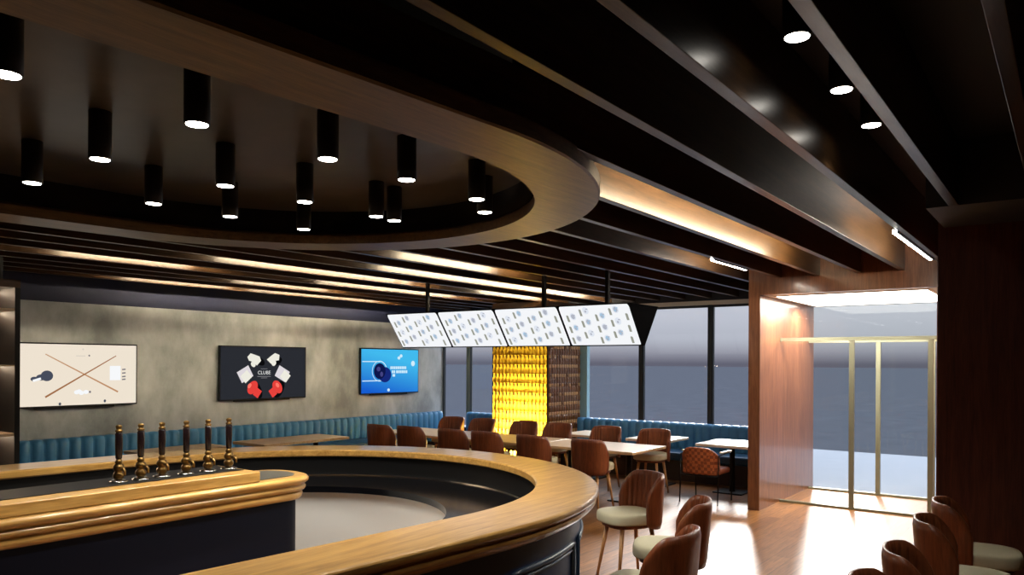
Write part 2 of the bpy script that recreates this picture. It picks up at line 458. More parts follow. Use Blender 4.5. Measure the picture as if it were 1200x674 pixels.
def make_tap():
    root = empty('beer_tap')
    m = MB(); m.lathe([(.055, 0), (.055, .006), (.04, .014), (.016, .018)], n=24); m.build('base_flange', M['chrome'], root)
    m = MB(); m.lathe([(.018, .014), (.03, .03), (.034, .045), (.03, .06), (.02, .068), (.03, .08), (.034, .095), (.028, .112), (.017, .122), (.024, .13), (.02, .14), (.016, .15)], n=20)
    m.tube([(0, -.02, .09), (0, -.06, .092), (0, -.075, .08), (0, -.078, .05)], [.009, .009, .009, .007], 8)
    m.build('tap_body', M['brass'], root)
    m = MB(); m.lathe([(.014, .148), (.019, .16), (.022, .25), (.022, .32), (.018, .33)], n=16); m.build('handle', M['tap_handle'], root)
    m = MB(); m.lathe([(.016, .328), (.022, .334), (.022, .342), (.014, .346), (.017, .356), (.02, .366), (.016, .374), (.006, .378)], n=16); m.build('finial', M['brass'], root)
    return root
tap0 = make_tap()
for i, x in enumerate((2.36, 2.5, 2.64, 2.81, 2.97, 3.13)):
    o = tap0 if i == 0 else copy_tree(tap0)
    o.location = (x, 4.8, 1.139); o.scale.z = .95; o.rotation_euler.z = .1 * (i % 2)
    tag(o, ['tall dark-handled brass beer tap, first from the left end of the tap row', 'second dark-handled brass beer tap from the left on the bar island',
            'third dark-handled brass beer tap from the left on the bar island', 'fourth dark-handled brass beer tap from the left, third from the rounded end',
            'fifth dark-handled brass beer tap from the left, next to the last one', 'last dark-handled brass beer tap, nearest the island\'s rounded end'][i], 'beer tap', 'beer taps on the bar island')

# ------------------------------------------------------------------ ceiling ring over the bar
RG = Stadium(2.81, 4.17, -.077, 1.06, back=5.0)
ring = empty('ceiling_ring', (2.81, 4.17, 2.92), 0, 'big oval oak-veneer ceiling ring hanging over the bar', 'ceiling ring')
qo, qi = 2.17, 1.775; ZR = 2.92
prof = [(qi, ZR), (qo - .01, ZR), (qo, ZR + .01), (qo, ZR + .09), (qo - .05, ZR + .1), (qi + .03, ZR + .1), (qi, ZR + .07)]
par(build_sweep(RG, prof, 'soffit_band', M['ring']), ring)
prof = [(qo - .12, ZR + .1), (qo - .04, ZR + .1), (qo - .04, ZR + .33), (qo - .12, ZR + .33)]
par(build_sweep(RG, prof, 'outer_fascia', M['beam']), ring)
prof = [(qi + .02, ZR + .08), (qi + .1, ZR + .1), (qi + .1, ZR + .33), (qi + .02, ZR + .33)]
par(build_sweep(RG, prof, 'inner_lining', M['black_gloss']), ring)
mb = MB(); P = RG.path(qi + .08)
mb.prism(P, 3.2, 3.24)
par(mb.build('ceiling_panel', M['concrete_dark']), ring)

# ------------------------------------------------------------------ downlights
def make_downlight(h):
    root = empty('downlight')
    m = MB(); m.lathe([(.05, 0.006), (.052, 0), (.056, .004), (.056, h), (.05, h)], n=24); m.build('housing', M['lamp_black'], root)
    m = MB(); m.lathe([(.047, -.001), (.047, .003)], n=24); m.build('diffuser', M['lamp_glow'], root)
    return root
dl0 = make_downlight(.25)
spots = [(1.14, 3.17), (1.88, 3.14), (2.6, 3.12), (3.16, 3.1), (3.8, 3.1), (4.16, 3.32),
         (1.91, 4.1), (2.64, 4.1), (3.21, 4.08), (3.83, 4.06), (4.02, 4.07), (1.93, 4.98), (2.66, 4.96), (3.22, 4.94), (3.87, 4.93)]
ordn = ['first', 'second', 'third', 'fourth', 'fifth', 'sixth']
rowname = ['near', 'middle', 'far']
rows = [6, 5, 4]; k = 0
for rr, n in enumerate(rows):
    for j in range(n):
        x, y = spots[k]; o = dl0 if k == 0 else copy_tree(dl0)
        o.location = (x, y, 2.95)
        tag(o, 'black tube downlight over the bar, %s from the left in the %s row' % (ordn[j], rowname[rr]), 'ceiling light', 'downlights inside the ceiling ring')
        s = add_light('bar_spot', 'SPOT', (x, y, 2.945), 42, (1, .93, .82), spot_size=math.radians(110), spot_blend=.6, shadow_soft_size=.045)
        s.parent = o; s.location = (0, 0, -.005)
        k += 1
dl1 = make_downlight(.25)
for j, x in enumerate((3.1, 3.82, 4.48)):
    o = dl1 if j == 0 else copy_tree(dl1)
    o.location = (x, .89, 3.2)
    tag(o, 'black tube downlight between the right-hand ceiling beams, %s' % ['nearest the camera', 'middle of three', 'farthest of three'][j], 'ceiling light', 'downlights between the right-hand beams')
    s = add_light('aisle_spot', 'SPOT', (0, 0, -.005), 14, (1, .95, .86), parent=o, spot_size=math.radians(120), spot_blend=.6, shadow_soft_size=.045)

# ------------------------------------------------------------------ ceiling beams and linear lamps
def ring_x(y):
    """largest x of the ring outline at this y, None outside"""
    P = RG.path(qo - .03); best = None
    for (xa, ya), (xb, yb) in zip(P[:-1], P[1:]):
        if (ya - y) * (yb - y) <= 0 and ya != yb:
            x = xa + (xb - xa) * (y - ya) / (yb - ya)
            best = x if best is None else max(best, x)
    return best
ORD = ['first', 'second', 'third', 'fourth', 'fifth', 'sixth', 'seventh', 'eighth', 'ninth', 'tenth', 'eleventh', 'twelfth', 'thirteenth', 'fourteenth', 'fifteenth',
       'sixteenth', 'seventeenth', 'eighteenth', 'nineteenth', 'twentieth', 'twenty-first', 'twenty-second', 'twenty-third', 'twenty-fourth']
def BY(k): return .2 + .47 * k
for k in range(23):
    y = BY(k); x1 = 6.02 if k <= 1 else (9.8 if y < 3.4 else WX - .02)
    x0 = -2.98
    rx = max([v for v in (ring_x(y - .03), ring_x(y + .03)) if v is not None], default=None)
    if rx is not None: x0 = rx - (.6 if k == 4 else .05)
    b = MB(); b.box(x0, x1, y - .03, y + .03, 3.0, 3.445)
    o = b.build('ceiling_beam', M['beam'], bevel=.003)
    tag(o, 'long dark walnut ceiling beam, %s slat counting from the right wall' % ORD[k], 'ceiling beam', 'parallel walnut ceiling slats')

def linear_lamp(yp, x0, x1, label, visible=False, e=None):
    """strip fixed to the far side of the slat before yp, washing the face of the slat at yp"""
    y0 = yp - .47 + .02
    root = empty('linear_lamp', ((x0 + x1) / 2, y0, 3.02), 0, label, 'linear light', 'linear lamps between the slats')
    hx = (x1 - x0) / 2; z = -.03 if visible else .07
    m = MB(); m.box(-hx, hx, 0, .022, z, z + .05)
    if not visible: m.box(-hx, hx, 0, .085, z - .012, z)
    m.build('housing', M['lamp_black'], root)
    m = MB()
    if visible: m.box(-hx + .01, hx - .01, .0225, .055, z + .002, z + .03)
    else: m.box(-hx + .01, hx - .01, .0225, .03, z + .005, z + .045)
    m.build('diffuser', M['strip_white'] if visible else M['strip_warm'], root)
linear_lamp(BY(3), 6.95, 8.95, 'bright white strip lamp under the beam by the entrance', True)
linear_lamp(BY(7), 7.7, 8.75, 'short white strip lamp left of the entrance portal', True)
for kk, x0, x1, lb in ((5, 4.5, 8.5, 'right beside the tip of the ceiling ring'), (12, 6.2, 7.9, 'beyond the far right side of the ring'),
                       (14, 6.8, 11.8, 'above the hanging menu screens'), (16, 5.1, 8.3, 'beyond the middle of the ring'), (16, 10.0, 11.7, 'farthest right, above the third menu screen'),
                       (18, 3.75, 5.3, 'far left over the cue picture'), (18, 7.4, 10.4, 'above the leftmost menu screen'), (20, 6.6, 8.3, 'over the table by the boxing glove screen'),
                       (22, 5.4, 7.1, 'beside the left wall, left one of two'), (22, 7.5, 10.3, 'beside the left wall, right one of two')):
    linear_lamp(BY(kk), x0, x1, 'warm strip lamp between the slats, ' + lb)

# lit panel in the soffit of the entrance
root = empty('soffit_light', (11.0, 2.25, 2.79), 0, 'flat glowing light panel in the soffit over the glass doors', 'ceiling light')
m = MB(); m.box(-1.0, .95, -.9, .9, -.012, 0); m.build('frame', M['cream_trim'], root)
m = MB(); m.box(-.97, .92, -.87, .87, -.016, -.0125); m.build('diffuser', M['soffit_glow'], root)

for j, (x, y) in enumerate(((10.25, 2.95), (11.35, 2.95), (10.25, 1.75), (11.35, 1.75))):
    root = empty('recessed_spot', (x, y, 2.775), 0, 'small round recessed spot in the entrance soffit, ' + ['inner left', 'outer left', 'inner right', 'outer right'][j], 'ceiling light', 'recessed spots over the entrance')
    m = MB(); m.lathe([(.05, -.012), (.06, -.01), (.06, .0), (.05, .0)], n=20); m.build('bezel', M['cream_trim'], root)
    m = MB(); m.lathe([(.045, -.0135), (.045, -.0125)], n=20); m.build('lens', M['lamp_glow'], root)
    add_light('entrance_spot', 'SPOT', (0, 0, -.02), 200 if j < 2 else 60, (1, .96, .9), parent=root, spot_size=math.radians(172), spot_blend=.3, shadow_soft_size=.12)

# ------------------------------------------------------------------ chairs
def make_chair():
    root = empty('dining_chair')
    # faces +Y; shell wraps the back and the rear half of the sides
    A = math.radians(92); n = 78; a_, b_ = .224, .185
    def top(ph):
        u = abs(ph) / A
        k = 0 if u < .6 else (u - .6) / .4
        return .93 - .015 * u - .2 * (1 - math.sqrt(max(0, 1 - k * k)))
    def bot(ph):
        u = abs(ph) / A
        k = 0 if u < .75 else (u - .75) / .25
        return .465 + .05 * (1 - math.sqrt(max(0, 1 - k * k)))
    def pos(ph, off, z):
        lean = .035 * max(0, (z - .5) / .43)
        s, c = math.sin(ph), math.cos(ph)
        sx = abs(s) ** .72 * (1 if s >= 0 else -1); cx = abs(c) ** .72 * (1 if c >= 0 else -1)
        return ((a_ + off + lean * .2) * sx, -.035 - (b_ + off + lean) * cx, z)
    rows = []
    lev = 10
    outer = []; inner = []
    for k in range(lev + 1):
        ro_ = []; ri_ = []
        for i in range(n + 1):
            ph = -A + 2 * A * i / n
            z = bot(ph) + (top(ph) - bot(ph)) * k / lev
            edge = .010 * (1 if k in (0, lev) else 0)
            rib = .013 * (1 - abs(math.sin((ph + A) / (2 * A) * PI * 13)) ** .6) * min(1, (lev - k) / 1.5)
            ro_.append(pos(ph, .022 - edge, z)); ri_.append(pos(ph, -.016 + edge + rib, z))
        outer.append(ro_); inner.append(ri_)
    mb = MB(); mb.grid(outer, 0); mb.grid(inner, 0); mb.grid([outer[-1], inner[-1]], 0); mb.grid([outer[0], inner[0]], 0)
    mb.grid([[r[0] for r in outer], [r[0] for r in inner]], 0); mb.grid([[r[-1] for r in outer], [r[-1] for r in inner]], 0)
    mb.build('backrest', M['chair_shell'], root)
    # seat cushion: rounded front, chamfered corners
    def outline(s):
        P = []
        for i in range(40):
            t = 2 * PI * i / 40
            c, q = math.cos(t), math.sin(t)
            ex = .62 if q > 0 else .8
            P.append((s * .228 * abs(c) ** ex * (1 if c >= 0 else -1), .02 + s * (.268 if q > 0 else .215) * abs(q) ** ex * (1 if q >= 0 else -1)))
        return P
    mb = MB(); lv = [(.9, .505), (.98, .512), (1., .525), (1., .57), (.985, .588), (.95, .598), (.86, .604), (.5, .608), (.01, .609)]
    rows = [[(x, y, z) for x, y in outline(s)] for s, z in lv]
    mb.grid(rows, 0, True, cu=True); mb.add(rows[0], [tuple(range(39, -1, -1))])
    mb.build('seat', M['cream'], root)
    mb = MB(); rows = [[(x * .84, y * .84, z) for x, y in outline(1)] for z in (.475, .505)]
    mb.grid(rows, 0, True, cu=True); mb.add(rows[0], [tuple(range(39, -1, -1))]); mb.add(rows[1], [tuple(range(40))])
    mb.build('seat_frame', M['chair_shell'], root)
    for sx in (-1, 1):
        for sy in (-1, 1):
            mb = MB(); mb.tube([(sx * .13, .02 + sy * .14, .49), (sx * .19, .02 + sy * .21, 0.0)], [.021, .012], 12)
            mb.build('leg', M['chair_leg'], root)
    return root
chair0 = make_chair(); used = []
def chair(x, y, fx, fy, label, group, cat='chair'):
    o = chair0 if not used else copy_tree(chair0)
    used.append(o); o.location = (x, y, 0); o.rotation_euler = (0, 0, math.atan2(-fx, fy))
    return tag(o, label, cat, group)
G1 = 'dining chairs along the communal table'
near_l = ['walnut chair, back to the bar, first from the entrance end of the near row', 'walnut chair, back to the bar, second from the entrance end of the near row',
          'walnut chair, back to the bar, third from the entrance end of the near row', 'walnut chair with its back to the bar, third from the left in the near row',
          'walnut chair with its back to the bar, second from the left in the near row', 'walnut chair with its back to the bar, leftmost of the near row']
far_l = ['walnut chair with ribbed back and cream seat, entrance end of the far row', 'walnut chair across the table, second from the entrance end, before the window bench',
         'walnut chair in front of the dark side of the amber column', 'walnut chair in front of the glowing yellow side of the amber column',
         'walnut chair across the table, second from the left in the far row', 'walnut chair across the table, leftmost of the far row']
for (x, y), lb in zip([(8.6, 5.04), (8.6, 5.92), (8.63, 6.75), (8.63, 7.39), (8.58, 8.19), (8.5, 8.77)], near_l):
    chair(x, y, 1, .02, lb, G1)
for (x, y), lb in zip([(10.14, 4.95), (10.12, 5.75), (10.14, 6.65), (10.14, 7.31), (10.14, 8.2), (10.12, 8.88)], far_l):
    chair(x, y, -1, -.1, lb, G1)
G2 = 'chairs pulled up to the bar'
chair(6.03, 3.14, -.85, .53, 'walnut chair at the bar tip with whole cream seat and ribbed back showing', G2)
chair(5.13, 2.33, -.4, .92, 'walnut chair with cream seat at the bar, middle of the three by its front', G2)
chair(4.15, 2.02, -.1, .99, 'walnut chair at the bar cut off by the bottom edge, nearest of the three', G2)
G3 = 'chairs along the dark right wall'
for (x, y), lb in zip([(6.3, .56), (5.51, .56), (4.53, .56), (3.79, .57)],
                      ['dark curved chair back nearest the right wall, cream seat fully showing', 'second curved chair from the right wall, cream seat cut by the bottom edge',
                       'third curved chair back from the right wall, seat out of frame', 'curved chair back just peeking over the bottom edge, fourth from the wall']):
    chair(x, y, .12, -1, lb, G3)

# woven armchair
arm = empty('armchair', (10.05, 4.08, 0), -PI / 2, 'tan woven armchair with thin metal frame at the window table', 'armchair')
mb = MB()
for s in (-1, 1):
    mb.tube([(s * .27, -.27, 0), (s * .27, -.25, .3), (s * .27, -.24, .66), (s * .27, .1, .68), (s * .27, .2, .67), (s * .265, .25, .5), (s * .26, .27, 0)], .009, 8)
mb.tube([(-.27, -.25, .38), (.27, -.25, .38)], .009, 8); mb.tube([(-.265, .25, .38), (.265, .25, .38)], .009, 8)
mb.build('frame', M['dark_metal'], arm)
def curve_back(u, v, off):
    """u -1..1 across, v 0..1 up"""
    x = .26 * u; z = .4 + v * (.37 - .12 * abs(u) ** 4)
    y = -.2 - .06 * (1 - u * u) - .05 * v + .14 * max(0, abs(u) - .7)
    return (x, y + off, z)
mb = MB(); rows_o = []; rows_i = []
for j in range(17):
    v = j / 16; a = []; c = []
    for i in range(33):
        u = -1 + i / 16
        wv = .006 * abs(math.sin(u * PI * 5.5)) * abs(math.sin(v * PI * 5))
        a.append(curve_back(u, v, -.014 - wv)); c.append(curve_back(u, v, .014 + wv))
    rows_o.append(a); rows_i.append(c)
mb.grid(rows_o); mb.grid(rows_i); mb.grid([rows_o[-1], rows_i[-1]]); mb.grid([rows_o[0], rows_i[0]])
mb.grid([[r[0] for r in rows_o], [r[0] for r in rows_i]]); mb.grid([[r[-1] for r in rows_o], [r[-1] for r in rows_i]])
def weave_mat():
    m, nt, out = new_mat('woven_tan'); N = nt.nodes; L = nt.links
    tcn = N.new('ShaderNodeTexCoord'); br = N.new('ShaderNodeTexChecker'); br.inputs['Scale'].default_value = 24
    br.inputs['Color1'].default_value = lin((178, 98, 56)); br.inputs['Color2'].default_value = lin((128, 64, 34))
    L.new(tcn.outputs['Object'], br.inputs[0])
    bs = N.new('ShaderNodeBsdfPrincipled'); bs.inputs['Roughness'].default_value = .5
    L.new(br.outputs[0], bs.inputs['Base Color']); L.new(bs.outputs[0], out.inputs[0]); return m
mb.build('backrest', weave_mat(), arm)
mb = MB(); mb.box(-.25, .25, -.24, .26, .39, .47); mb.build('seat', M['tan_weave'], arm, bevel=.03, seg=3)
for s in (-1, 1):
    mb = MB(); mb.box(s * .27 - .025, s * .27 + .025, -.16, .2, .685, .708); mb.build('armrest', M['cream'], arm, bevel=.008)

# ------------------------------------------------------------------ tables
def table(name, x0, x1, y0, y1, top_mat, label, cat='table', group=None, cols=1, zt=.735, th=.04):
    cx, cy = (x0 + x1) / 2, (y0 + y1) / 2
    root = empty(name, (cx, cy, 0), 0, label, cat, group)
    hx, hy = (x1 - x0) / 2, (y1 - y0) / 2
    m = MB(); m.box(-hx, hx, -hy, hy, zt - th, zt); m.build('table_top', top_mat, root, bevel=.006)
    ys = [0] if cols == 1 else [-hy * .6, hy * .6]
    xs = [0]
    if hx > .7: xs = [-hx * .55, hx * .55]
    for y in ys:
        for x in xs:
            m = MB(); m.lathe([(.05, .02), (.04, .035), (.04, zt - th - .01), (.12, zt - th - .008), (.12, zt - th)], x, y, 18); m.build('column', M['dark_metal'], root)
            m = MB(); m.box(x - .22, x + .22, y - .22, y + .22, 0, .02); m.build('base_plate', M['dark_metal'], root, bevel=.005)
    return root
G4 = 'communal dining tables in a row'
table('dining_table', 8.9, 9.92, 4.62, 6.2, M['table_top'], 'pale oak table at the entrance end of the long row, bright corner showing', 'table', G4, 2)
table('dining_table', 8.9, 9.92, 6.22, 7.8, M['table_top'], 'pale oak middle table of the long row, before the amber column', 'table', G4, 2)
table('dining_table', 8.9, 9.92, 7.82, 9.4, M['table_top'], 'pale oak table at the left end of the long row, near the corner bench', 'table', G4, 2)
G5 = 'small tables at the window bench'
table('cafe_table', 10.52, 11.42, 3.66, 4.44, M['white_top'], 'bleached square table with dark pedestal beside the armchair', 'table', G5)
table('cafe_table', 10.55, 11.35, 4.9, 5.6, M['white_top'], 'bleached square table at the window bench, behind the end chair', 'table', G5)
table('cafe_table', 10.55, 11.35, 6.1, 6.8, M['white_top'], 'bleached square table at the window bench nearest the amber column', 'table', G5)
G6 = 'oak tables at the left wall bench'
table('bench_table', 4.9, 6.08, 9.3, 9.85, M['table_top'], 'oak table behind the beer taps at the left wall bench', 'table', G6)
table('bench_table', 6.45, 8.0, 9.05, 9.8, M['table_top'], 'oak table under the boxing glove screen at the left wall bench', 'table', G6)

# ------------------------------------------------------------------ tufted benches
def bench(name, length, zt, label, pitch=.155):
    """local: x along 0..length, y=0 wall, seat towards -y"""
    root = empty(name, (0, 0, 0), 0, label, 'bench', 'teal tufted wall benches')
    n = int(round(length / pitch)); p = length / n
    rows = []
    zs = [(.44, -.02), (.52, 0), (.7, .0), (zt - .06, 0), (zt - .02, -.015), (zt, -.05)]
    sub = 8
    prof = []
    xs = [i * p / sub for i in range(n * sub + 1)]
    for z, dy in zs + [(zt, -.11), (zt - .02, -.12)]:
        row = []
        for i, x in enumerate(xs):
            u = (i % sub) / sub
            q = math.sin(PI * u) ** .45 if 0 < u < 1 else 0
            dep = .1 + .05 * q
            zz = z + (.012 * (q - 1) if z > zt - .07 else 0)
            row.append((x, -max(.02, dep + dy), zz))
        rows.append(row)
    m = MB(); m.grid(rows, 0, True); m.box(0, length, -.02, 0, .44, zt - .02)
    m.build('backrest', M['teal'], root)
    m = MB(); m.box(0, length, -.75, -.1, .33, .46); m.build('seat', M['teal_seat'], root, bevel=.035, seg=3)
    m = MB(); m.box(0, length, -.68, 0, 0, .33); m.build('plinth', M['plinth'], root)
    return root
bl = bench('wall_bench', 8.7, .865, 'long teal tufted bench under the three screens on the left wall'); bl.location = (3.4, WY - .002, 0)
b2 = bench('wall_bench', 3.98, .895, 'dark teal tufted bench under the windows between amber column and entrance'); b2.location = (WX - .02, 7.42, 0); b2.rotation_euler.z = -PI / 2
b3 = bench('wall_bench', 1.45, .875, 'short teal tufted bench piece between room corner and amber column'); b3.location = (WX - .02, 10.1, 0); b3.rotation_euler.z = -PI / 2

# ------------------------------------------------------------------ amber glass column
def amber(name, c, tr=.8, rough=.3):
    m, nt, out = new_mat(name); N = nt.nodes; L = nt.links
    t = N.new('ShaderNodeBsdfTranslucent'); t.inputs[0].default_value = lin(c)
    g = N.new('ShaderNodeBsdfPrincipled'); g.inputs['Base Color'].default_value = lin(tuple(v * .35 for v in c)); g.inputs['Roughness'].default_value = .2
    mx = N.new('ShaderNodeMixShader'); mx.inputs[0].default_value = 1 - tr
    L.new(t.outputs[0], mx.inputs[1]); L.new(g.outputs[0], mx.inputs[2]); L.new(mx.outputs[0], out.inputs[0]); return m
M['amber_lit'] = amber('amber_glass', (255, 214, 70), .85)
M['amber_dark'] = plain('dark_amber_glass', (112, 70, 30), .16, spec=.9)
CX0, CY0, CY1 = 11.1, 7.42, 8.66
colm = empty('amber_column', (CX0 + .5, (CY0 + CY1) / 2, 0), 0, 'square column clad in amber glass rods, glowing yellow on its left side', 'column')
def rods_face(n, length, rowh, z0, nrows, place, dark):
    mb = MB(); p = length / n; rnd = random.Random(3)
    for r in range(nrows):
        za = z0 + r * rowh; zb = z0 + (r + 1) * rowh
        for i in range(n):
            u0 = i * p; u1 = (i + 1) * p; k = 6
            d = .026 + rnd.random() * .01; mid = (u0 + u1) / 2
            lv = [(za, .5, 1), (za + .012, 1, 1), (za + rowh * .5, 1, 1), (za + rowh * .68, .75, .7), (zb - .03, .75, .62), (zb - .012, .8, .66), (zb, .5, 1)]
            rows = [[place(mid + p / 2 * w_ * math.cos(PI - PI * q / k), d * math.sin(PI * q / k) * sc, z) for q in range(k + 1)] for z, sc, w_ in lv]
            mb.grid(rows[:4], 0, True); mb.grid(rows[3:], (1 if rnd.random() < .75 else 0) if dark else 0, True)
    return mb
RH = .168; NR = 17
mb = rods_face(15, CY1 - CY0 - .04, RH, .02, NR, lambda u, d, z: (CX0 - d, CY0 + .02 + u, z), False)
par(mb.build('lit_glass_face', M['amber_lit'], weld=False), colm)
M['amber_highlight'] = plain('amber_glass_highlight', (196, 152, 100), .2, spec=.8)  # highlights on the dark face, painted as paler upper parts of the rods
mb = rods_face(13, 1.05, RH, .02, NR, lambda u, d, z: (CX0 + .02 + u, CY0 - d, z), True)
par(mb.build('dark_glass_face', [M['amber_dark'], M['amber_highlight']], weld=False), colm)
mb = MB()
mb.box(CX0, CX0 + .03, CY0, CY0 + .03, 0, 2.9); mb.box(CX0, CX0 + .03, CY1 - .03, CY1, 0, 2.9)
mb.box(WX - .05, WX - .02, CY0, CY0 + .03, 0, 2.9); mb.box(CX0, WX - .02, CY0, CY1, 2.88, 2.99)
mb.box(CX0, WX - .02, CY0 + .012, CY0 + .03, 0, 2.88); mb.box(CX0, WX - .02, CY1 - .03, CY1 - .01, 0, 2.88); mb.box(WX - .03, WX - .02, CY0, CY1, 0, 2.88)
for r in range(NR + 1):
    z = .02 + r * RH
    mb.box(CX0 + .001, CX0 + .02, CY0, CY1, z - .002, z + .002); mb.box(CX0, WX - .05, CY0 - .004, CY0 + .004, z - .004, z + .004)
par(mb.build('inner_frame', plain('bronze_shelf', (70, 44, 20), .4)), colm)
lt = add_light('column_uplight', 'AREA', (CX0 + .45, (CY0 + CY1) / 2, .25), 195, (1, .82, .42), shape='RECTANGLE', size=.3, size_y=1.)
lt.rotation_euler = Vector((-.8, 0, 1)).to_track_quat('-Z', 'Y').to_euler(); par(lt, colm)

# ------------------------------------------------------------------ screens on the left wall
def patch(mb, pts, y, mat): mb.add([(x, y, z) for x, z in pts], [tuple(range(len(pts)))], mat)
def ell(cx, cz, rx, rz, n=24, a0=0, a1=360):
    return [(cx + rx * math.cos(math.radians(a0 + (a1 - a0) * i / n)), cz + rz * math.sin(math.radians(a0 + (a1 - a0) * i / n))) for i in range(n if a1 - a0 == 360 else n + 1)]
def bar_(x0, z0, x1, z1, w0, w1=None):
    w1 = w0 if w1 is None else w1
    dx, dz = x1 - x0, z1 - z0; l = math.hypot(dx, dz); nx, nz = -dz / l, dx / l
    return [(x0 - nx * w0, z0 - nz * w0), (x1 - nx * w1, z1 - nz * w1), (x1 + nx * w1, z1 + nz * w1), (x0 + nx * w0, z0 + nz * w0)]
def rot(pts, cx, cz, a):
    c, s = math.cos(a), math.sin(a)
    return [(cx + x * c - z * s, cz + x * s + z * c) for x, z in pts]
def rect(w_, h_): return [(-w_/2, -h_/2), (w_/2, -h_/2), (w_/2, h_/2), (-w_/2, h_/2)]
def text_mesh(body, size, x, z, y, mat, parent, name='lettering'):
    c = bpy.data.curves.new(name, 'FONT'); c.body = body; c.size = size; c.align_x = 'CENTER'; c.align_y = 'CENTER'; c.extrude = .0005
    t = bpy.data.objects.new('tmp_text', c); COL.objects.link(t)
    dg = bpy.context.evaluated_depsgraph_get(); me = bpy.data.meshes.new_from_object(t.evaluated_get(dg))
    bpy.data.objects.remove(t)
    me.materials.clear(); me.materials.append(mat)
    o = bpy.data.objects.new(name, me); COL.objects.link(o)
    o.rotation_euler = (PI / 2, 0, 0); o.location = (x, y, z); o.parent = parent
    return o
def tv(x0, x1, z0, z1, screen_mat, label):
    cx = (x0 + x1) / 2; cz = (z0 + z1) / 2; w_, h_ = x1 - x0, z1 - z0
    root = empty('wall_screen', (cx, WY - .06, cz), 0, label, 'television', 'flat screens on the concrete wall')
    m = MB(); m.box(-w_/2, w_/2, -.02, .02, -h_/2, h_/2); m.box(-w_ * .34, w_ * .3, -.015, .02, -h_/2 - .022, -h_/2); m.box(-w_/4, w_/4, .02, .06, -h_/4, h_/4)
    m.build('housing', M['black'], root, bevel=.003)
    bz = .018
    m = MB(); m.box(-w_/2 + bz, w_/2 - bz, -.0225, -.0205, -h_/2 + bz, h_/2 - bz); m.build('display', screen_mat, root)
    return root, w_, h_
YG = -.0235
t1, w_, h_ = tv(3.98, 5.565, 1.278, 2.128, emit('cream_display', (238, 226, 208)), 'wall screen showing crossed billiard cues on cream, leftmost of three')
m = MB()
patch(m, bar_(-.42, .275, .52, -.245, .006, .011), YG, 0); patch(m, bar_(.49, .26, -.42, -.29, .006, .012), YG - .001, 1)
patch(m, ell(-.4, -.01, .075, .07), YG, 2); patch(m, ell(-.47, -.03, .06, .04), YG - .001, 2); patch(m, ell(-.55, -.05, .045, .03), YG, 2); patch(m, rot(rect(.1, .03), -.52, -.06, .3), YG - .002, 3)
patch(m, rot(rect(.15, .2), .48, .02, 0), YG, 3)
for z in (.07, .02, -.03, -.07): patch(m, rot(rect(.05, .018), .6, z, .1), YG, 4)
for k, (x, z) in enumerate(((-.03, -.235), (.03, -.245), (.09, -.235), (.0, -.225))): patch(m, ell(x, z, .035, .028), YG - .0005 * k, 3)
patch(m, ell(.14, -.235, .015, .015), YG - .003, 4); patch(m, ell(.13, .26, .012, .012), YG, 4); patch(m, ell(.05, .345, .012, .012), YG, 5)
patch(m, rot(rect(.12, .012), .02, .255, 0), YG, 5)
patch(m, ell(-.24, -.385, .016, .02), YG, 2); patch(m, ell(.34, -.365, .016, .02), YG, 2)
m.build('picture', [emit('cue_a', (190, 140, 100)), emit('cue_b', (158, 106, 66)), emit('slate', (70, 76, 92)), emit('paper', (246, 248, 250)), emit('ink', (120, 116, 122)), emit('faint', (218, 208, 194))], t1, weld=False)

t2, w_, h_ = tv(6.87, 8.545, 1.268, 2.148, emit('charcoal_display', (42, 44, 50)), 'wall screen with red boxing gloves on black, middle of three')
m = MB()
def blob(pts, mat, dy=0): patch(m, pts, YG - dy, mat)
for s in (-1, 1):
    # shadows
    blob(rot(ell(0, 0, .1, .06), s * .17 + .07, .19, s * .5), 4)
    blob(rot(ell(0, 0, .16, .085), .01 + s * .22 + .05, -.28, s * 1.05), 4)
    # white tied wraps
    blob(rot([(-.13, .04), (-.07, .1), (0, .08), (.1, .05), (.13, -.02), (.05, -.1), (-.03, -.04), (-.1, -.02)] if s < 0 else [(-.12, .0), (-.04, .06), (.04, .11), (.13, .08), (.12, -.01), (.05, -.02), (.03, -.11), (-.05, -.06)], -.03 + s * .18, .22, 0), 0, .001)
    blob(rot(ell(0, 0, .05, .04), -.03 + s * .2, .15 + .01 * s, s * .8), 0, .002)
    # paper cards
    blob(rot(rect(.24, .2), -.02 + s * .36, -.02, -s * .5), 1, .001); blob(rot(rect(.16, .15), .02 + s * .38, -.06, -s * .7), 0, .002)
    # gloves
    blob(rot(ell(0, 0, .12, .085), .0 + s * .24, -.24, s * 2.2), 2, .003); blob(rot(rect(.14, .11), .0 + s * .15, -.33, s * 2.2 + PI), 2, .004)
    blob(rot(ell(0, 0, .045, .03), -.03 + s * .27, -.21, s * 2.2), 3, .005)
m.build('picture', [emit('wrap_white', (236, 234, 222)), emit('card', (222, 216, 220)), emit('glove_red', (228, 66, 60)), emit('glove_light', (255, 120, 104)), emit('shadow_ink', (12, 12, 14))], t2, weld=False)
wht = emit('white_ink', (225, 225, 225)); gry = emit('grey_ink', (130, 130, 134))
text_mesh('CLUBE', .085, -.02, 0, YG - .004, wht, t2); 
m = MB(); patch(m, rot(rect(.13, .008), -.02, .065, 0), YG, 0); patch(m, rot(rect(.26, .01), -.02, -.06, 0), YG, 0); patch(m, rot(rect(.12, .008), -.02, -.085, 0), YG, 0)
m.build('caption_lines', gry, t2)

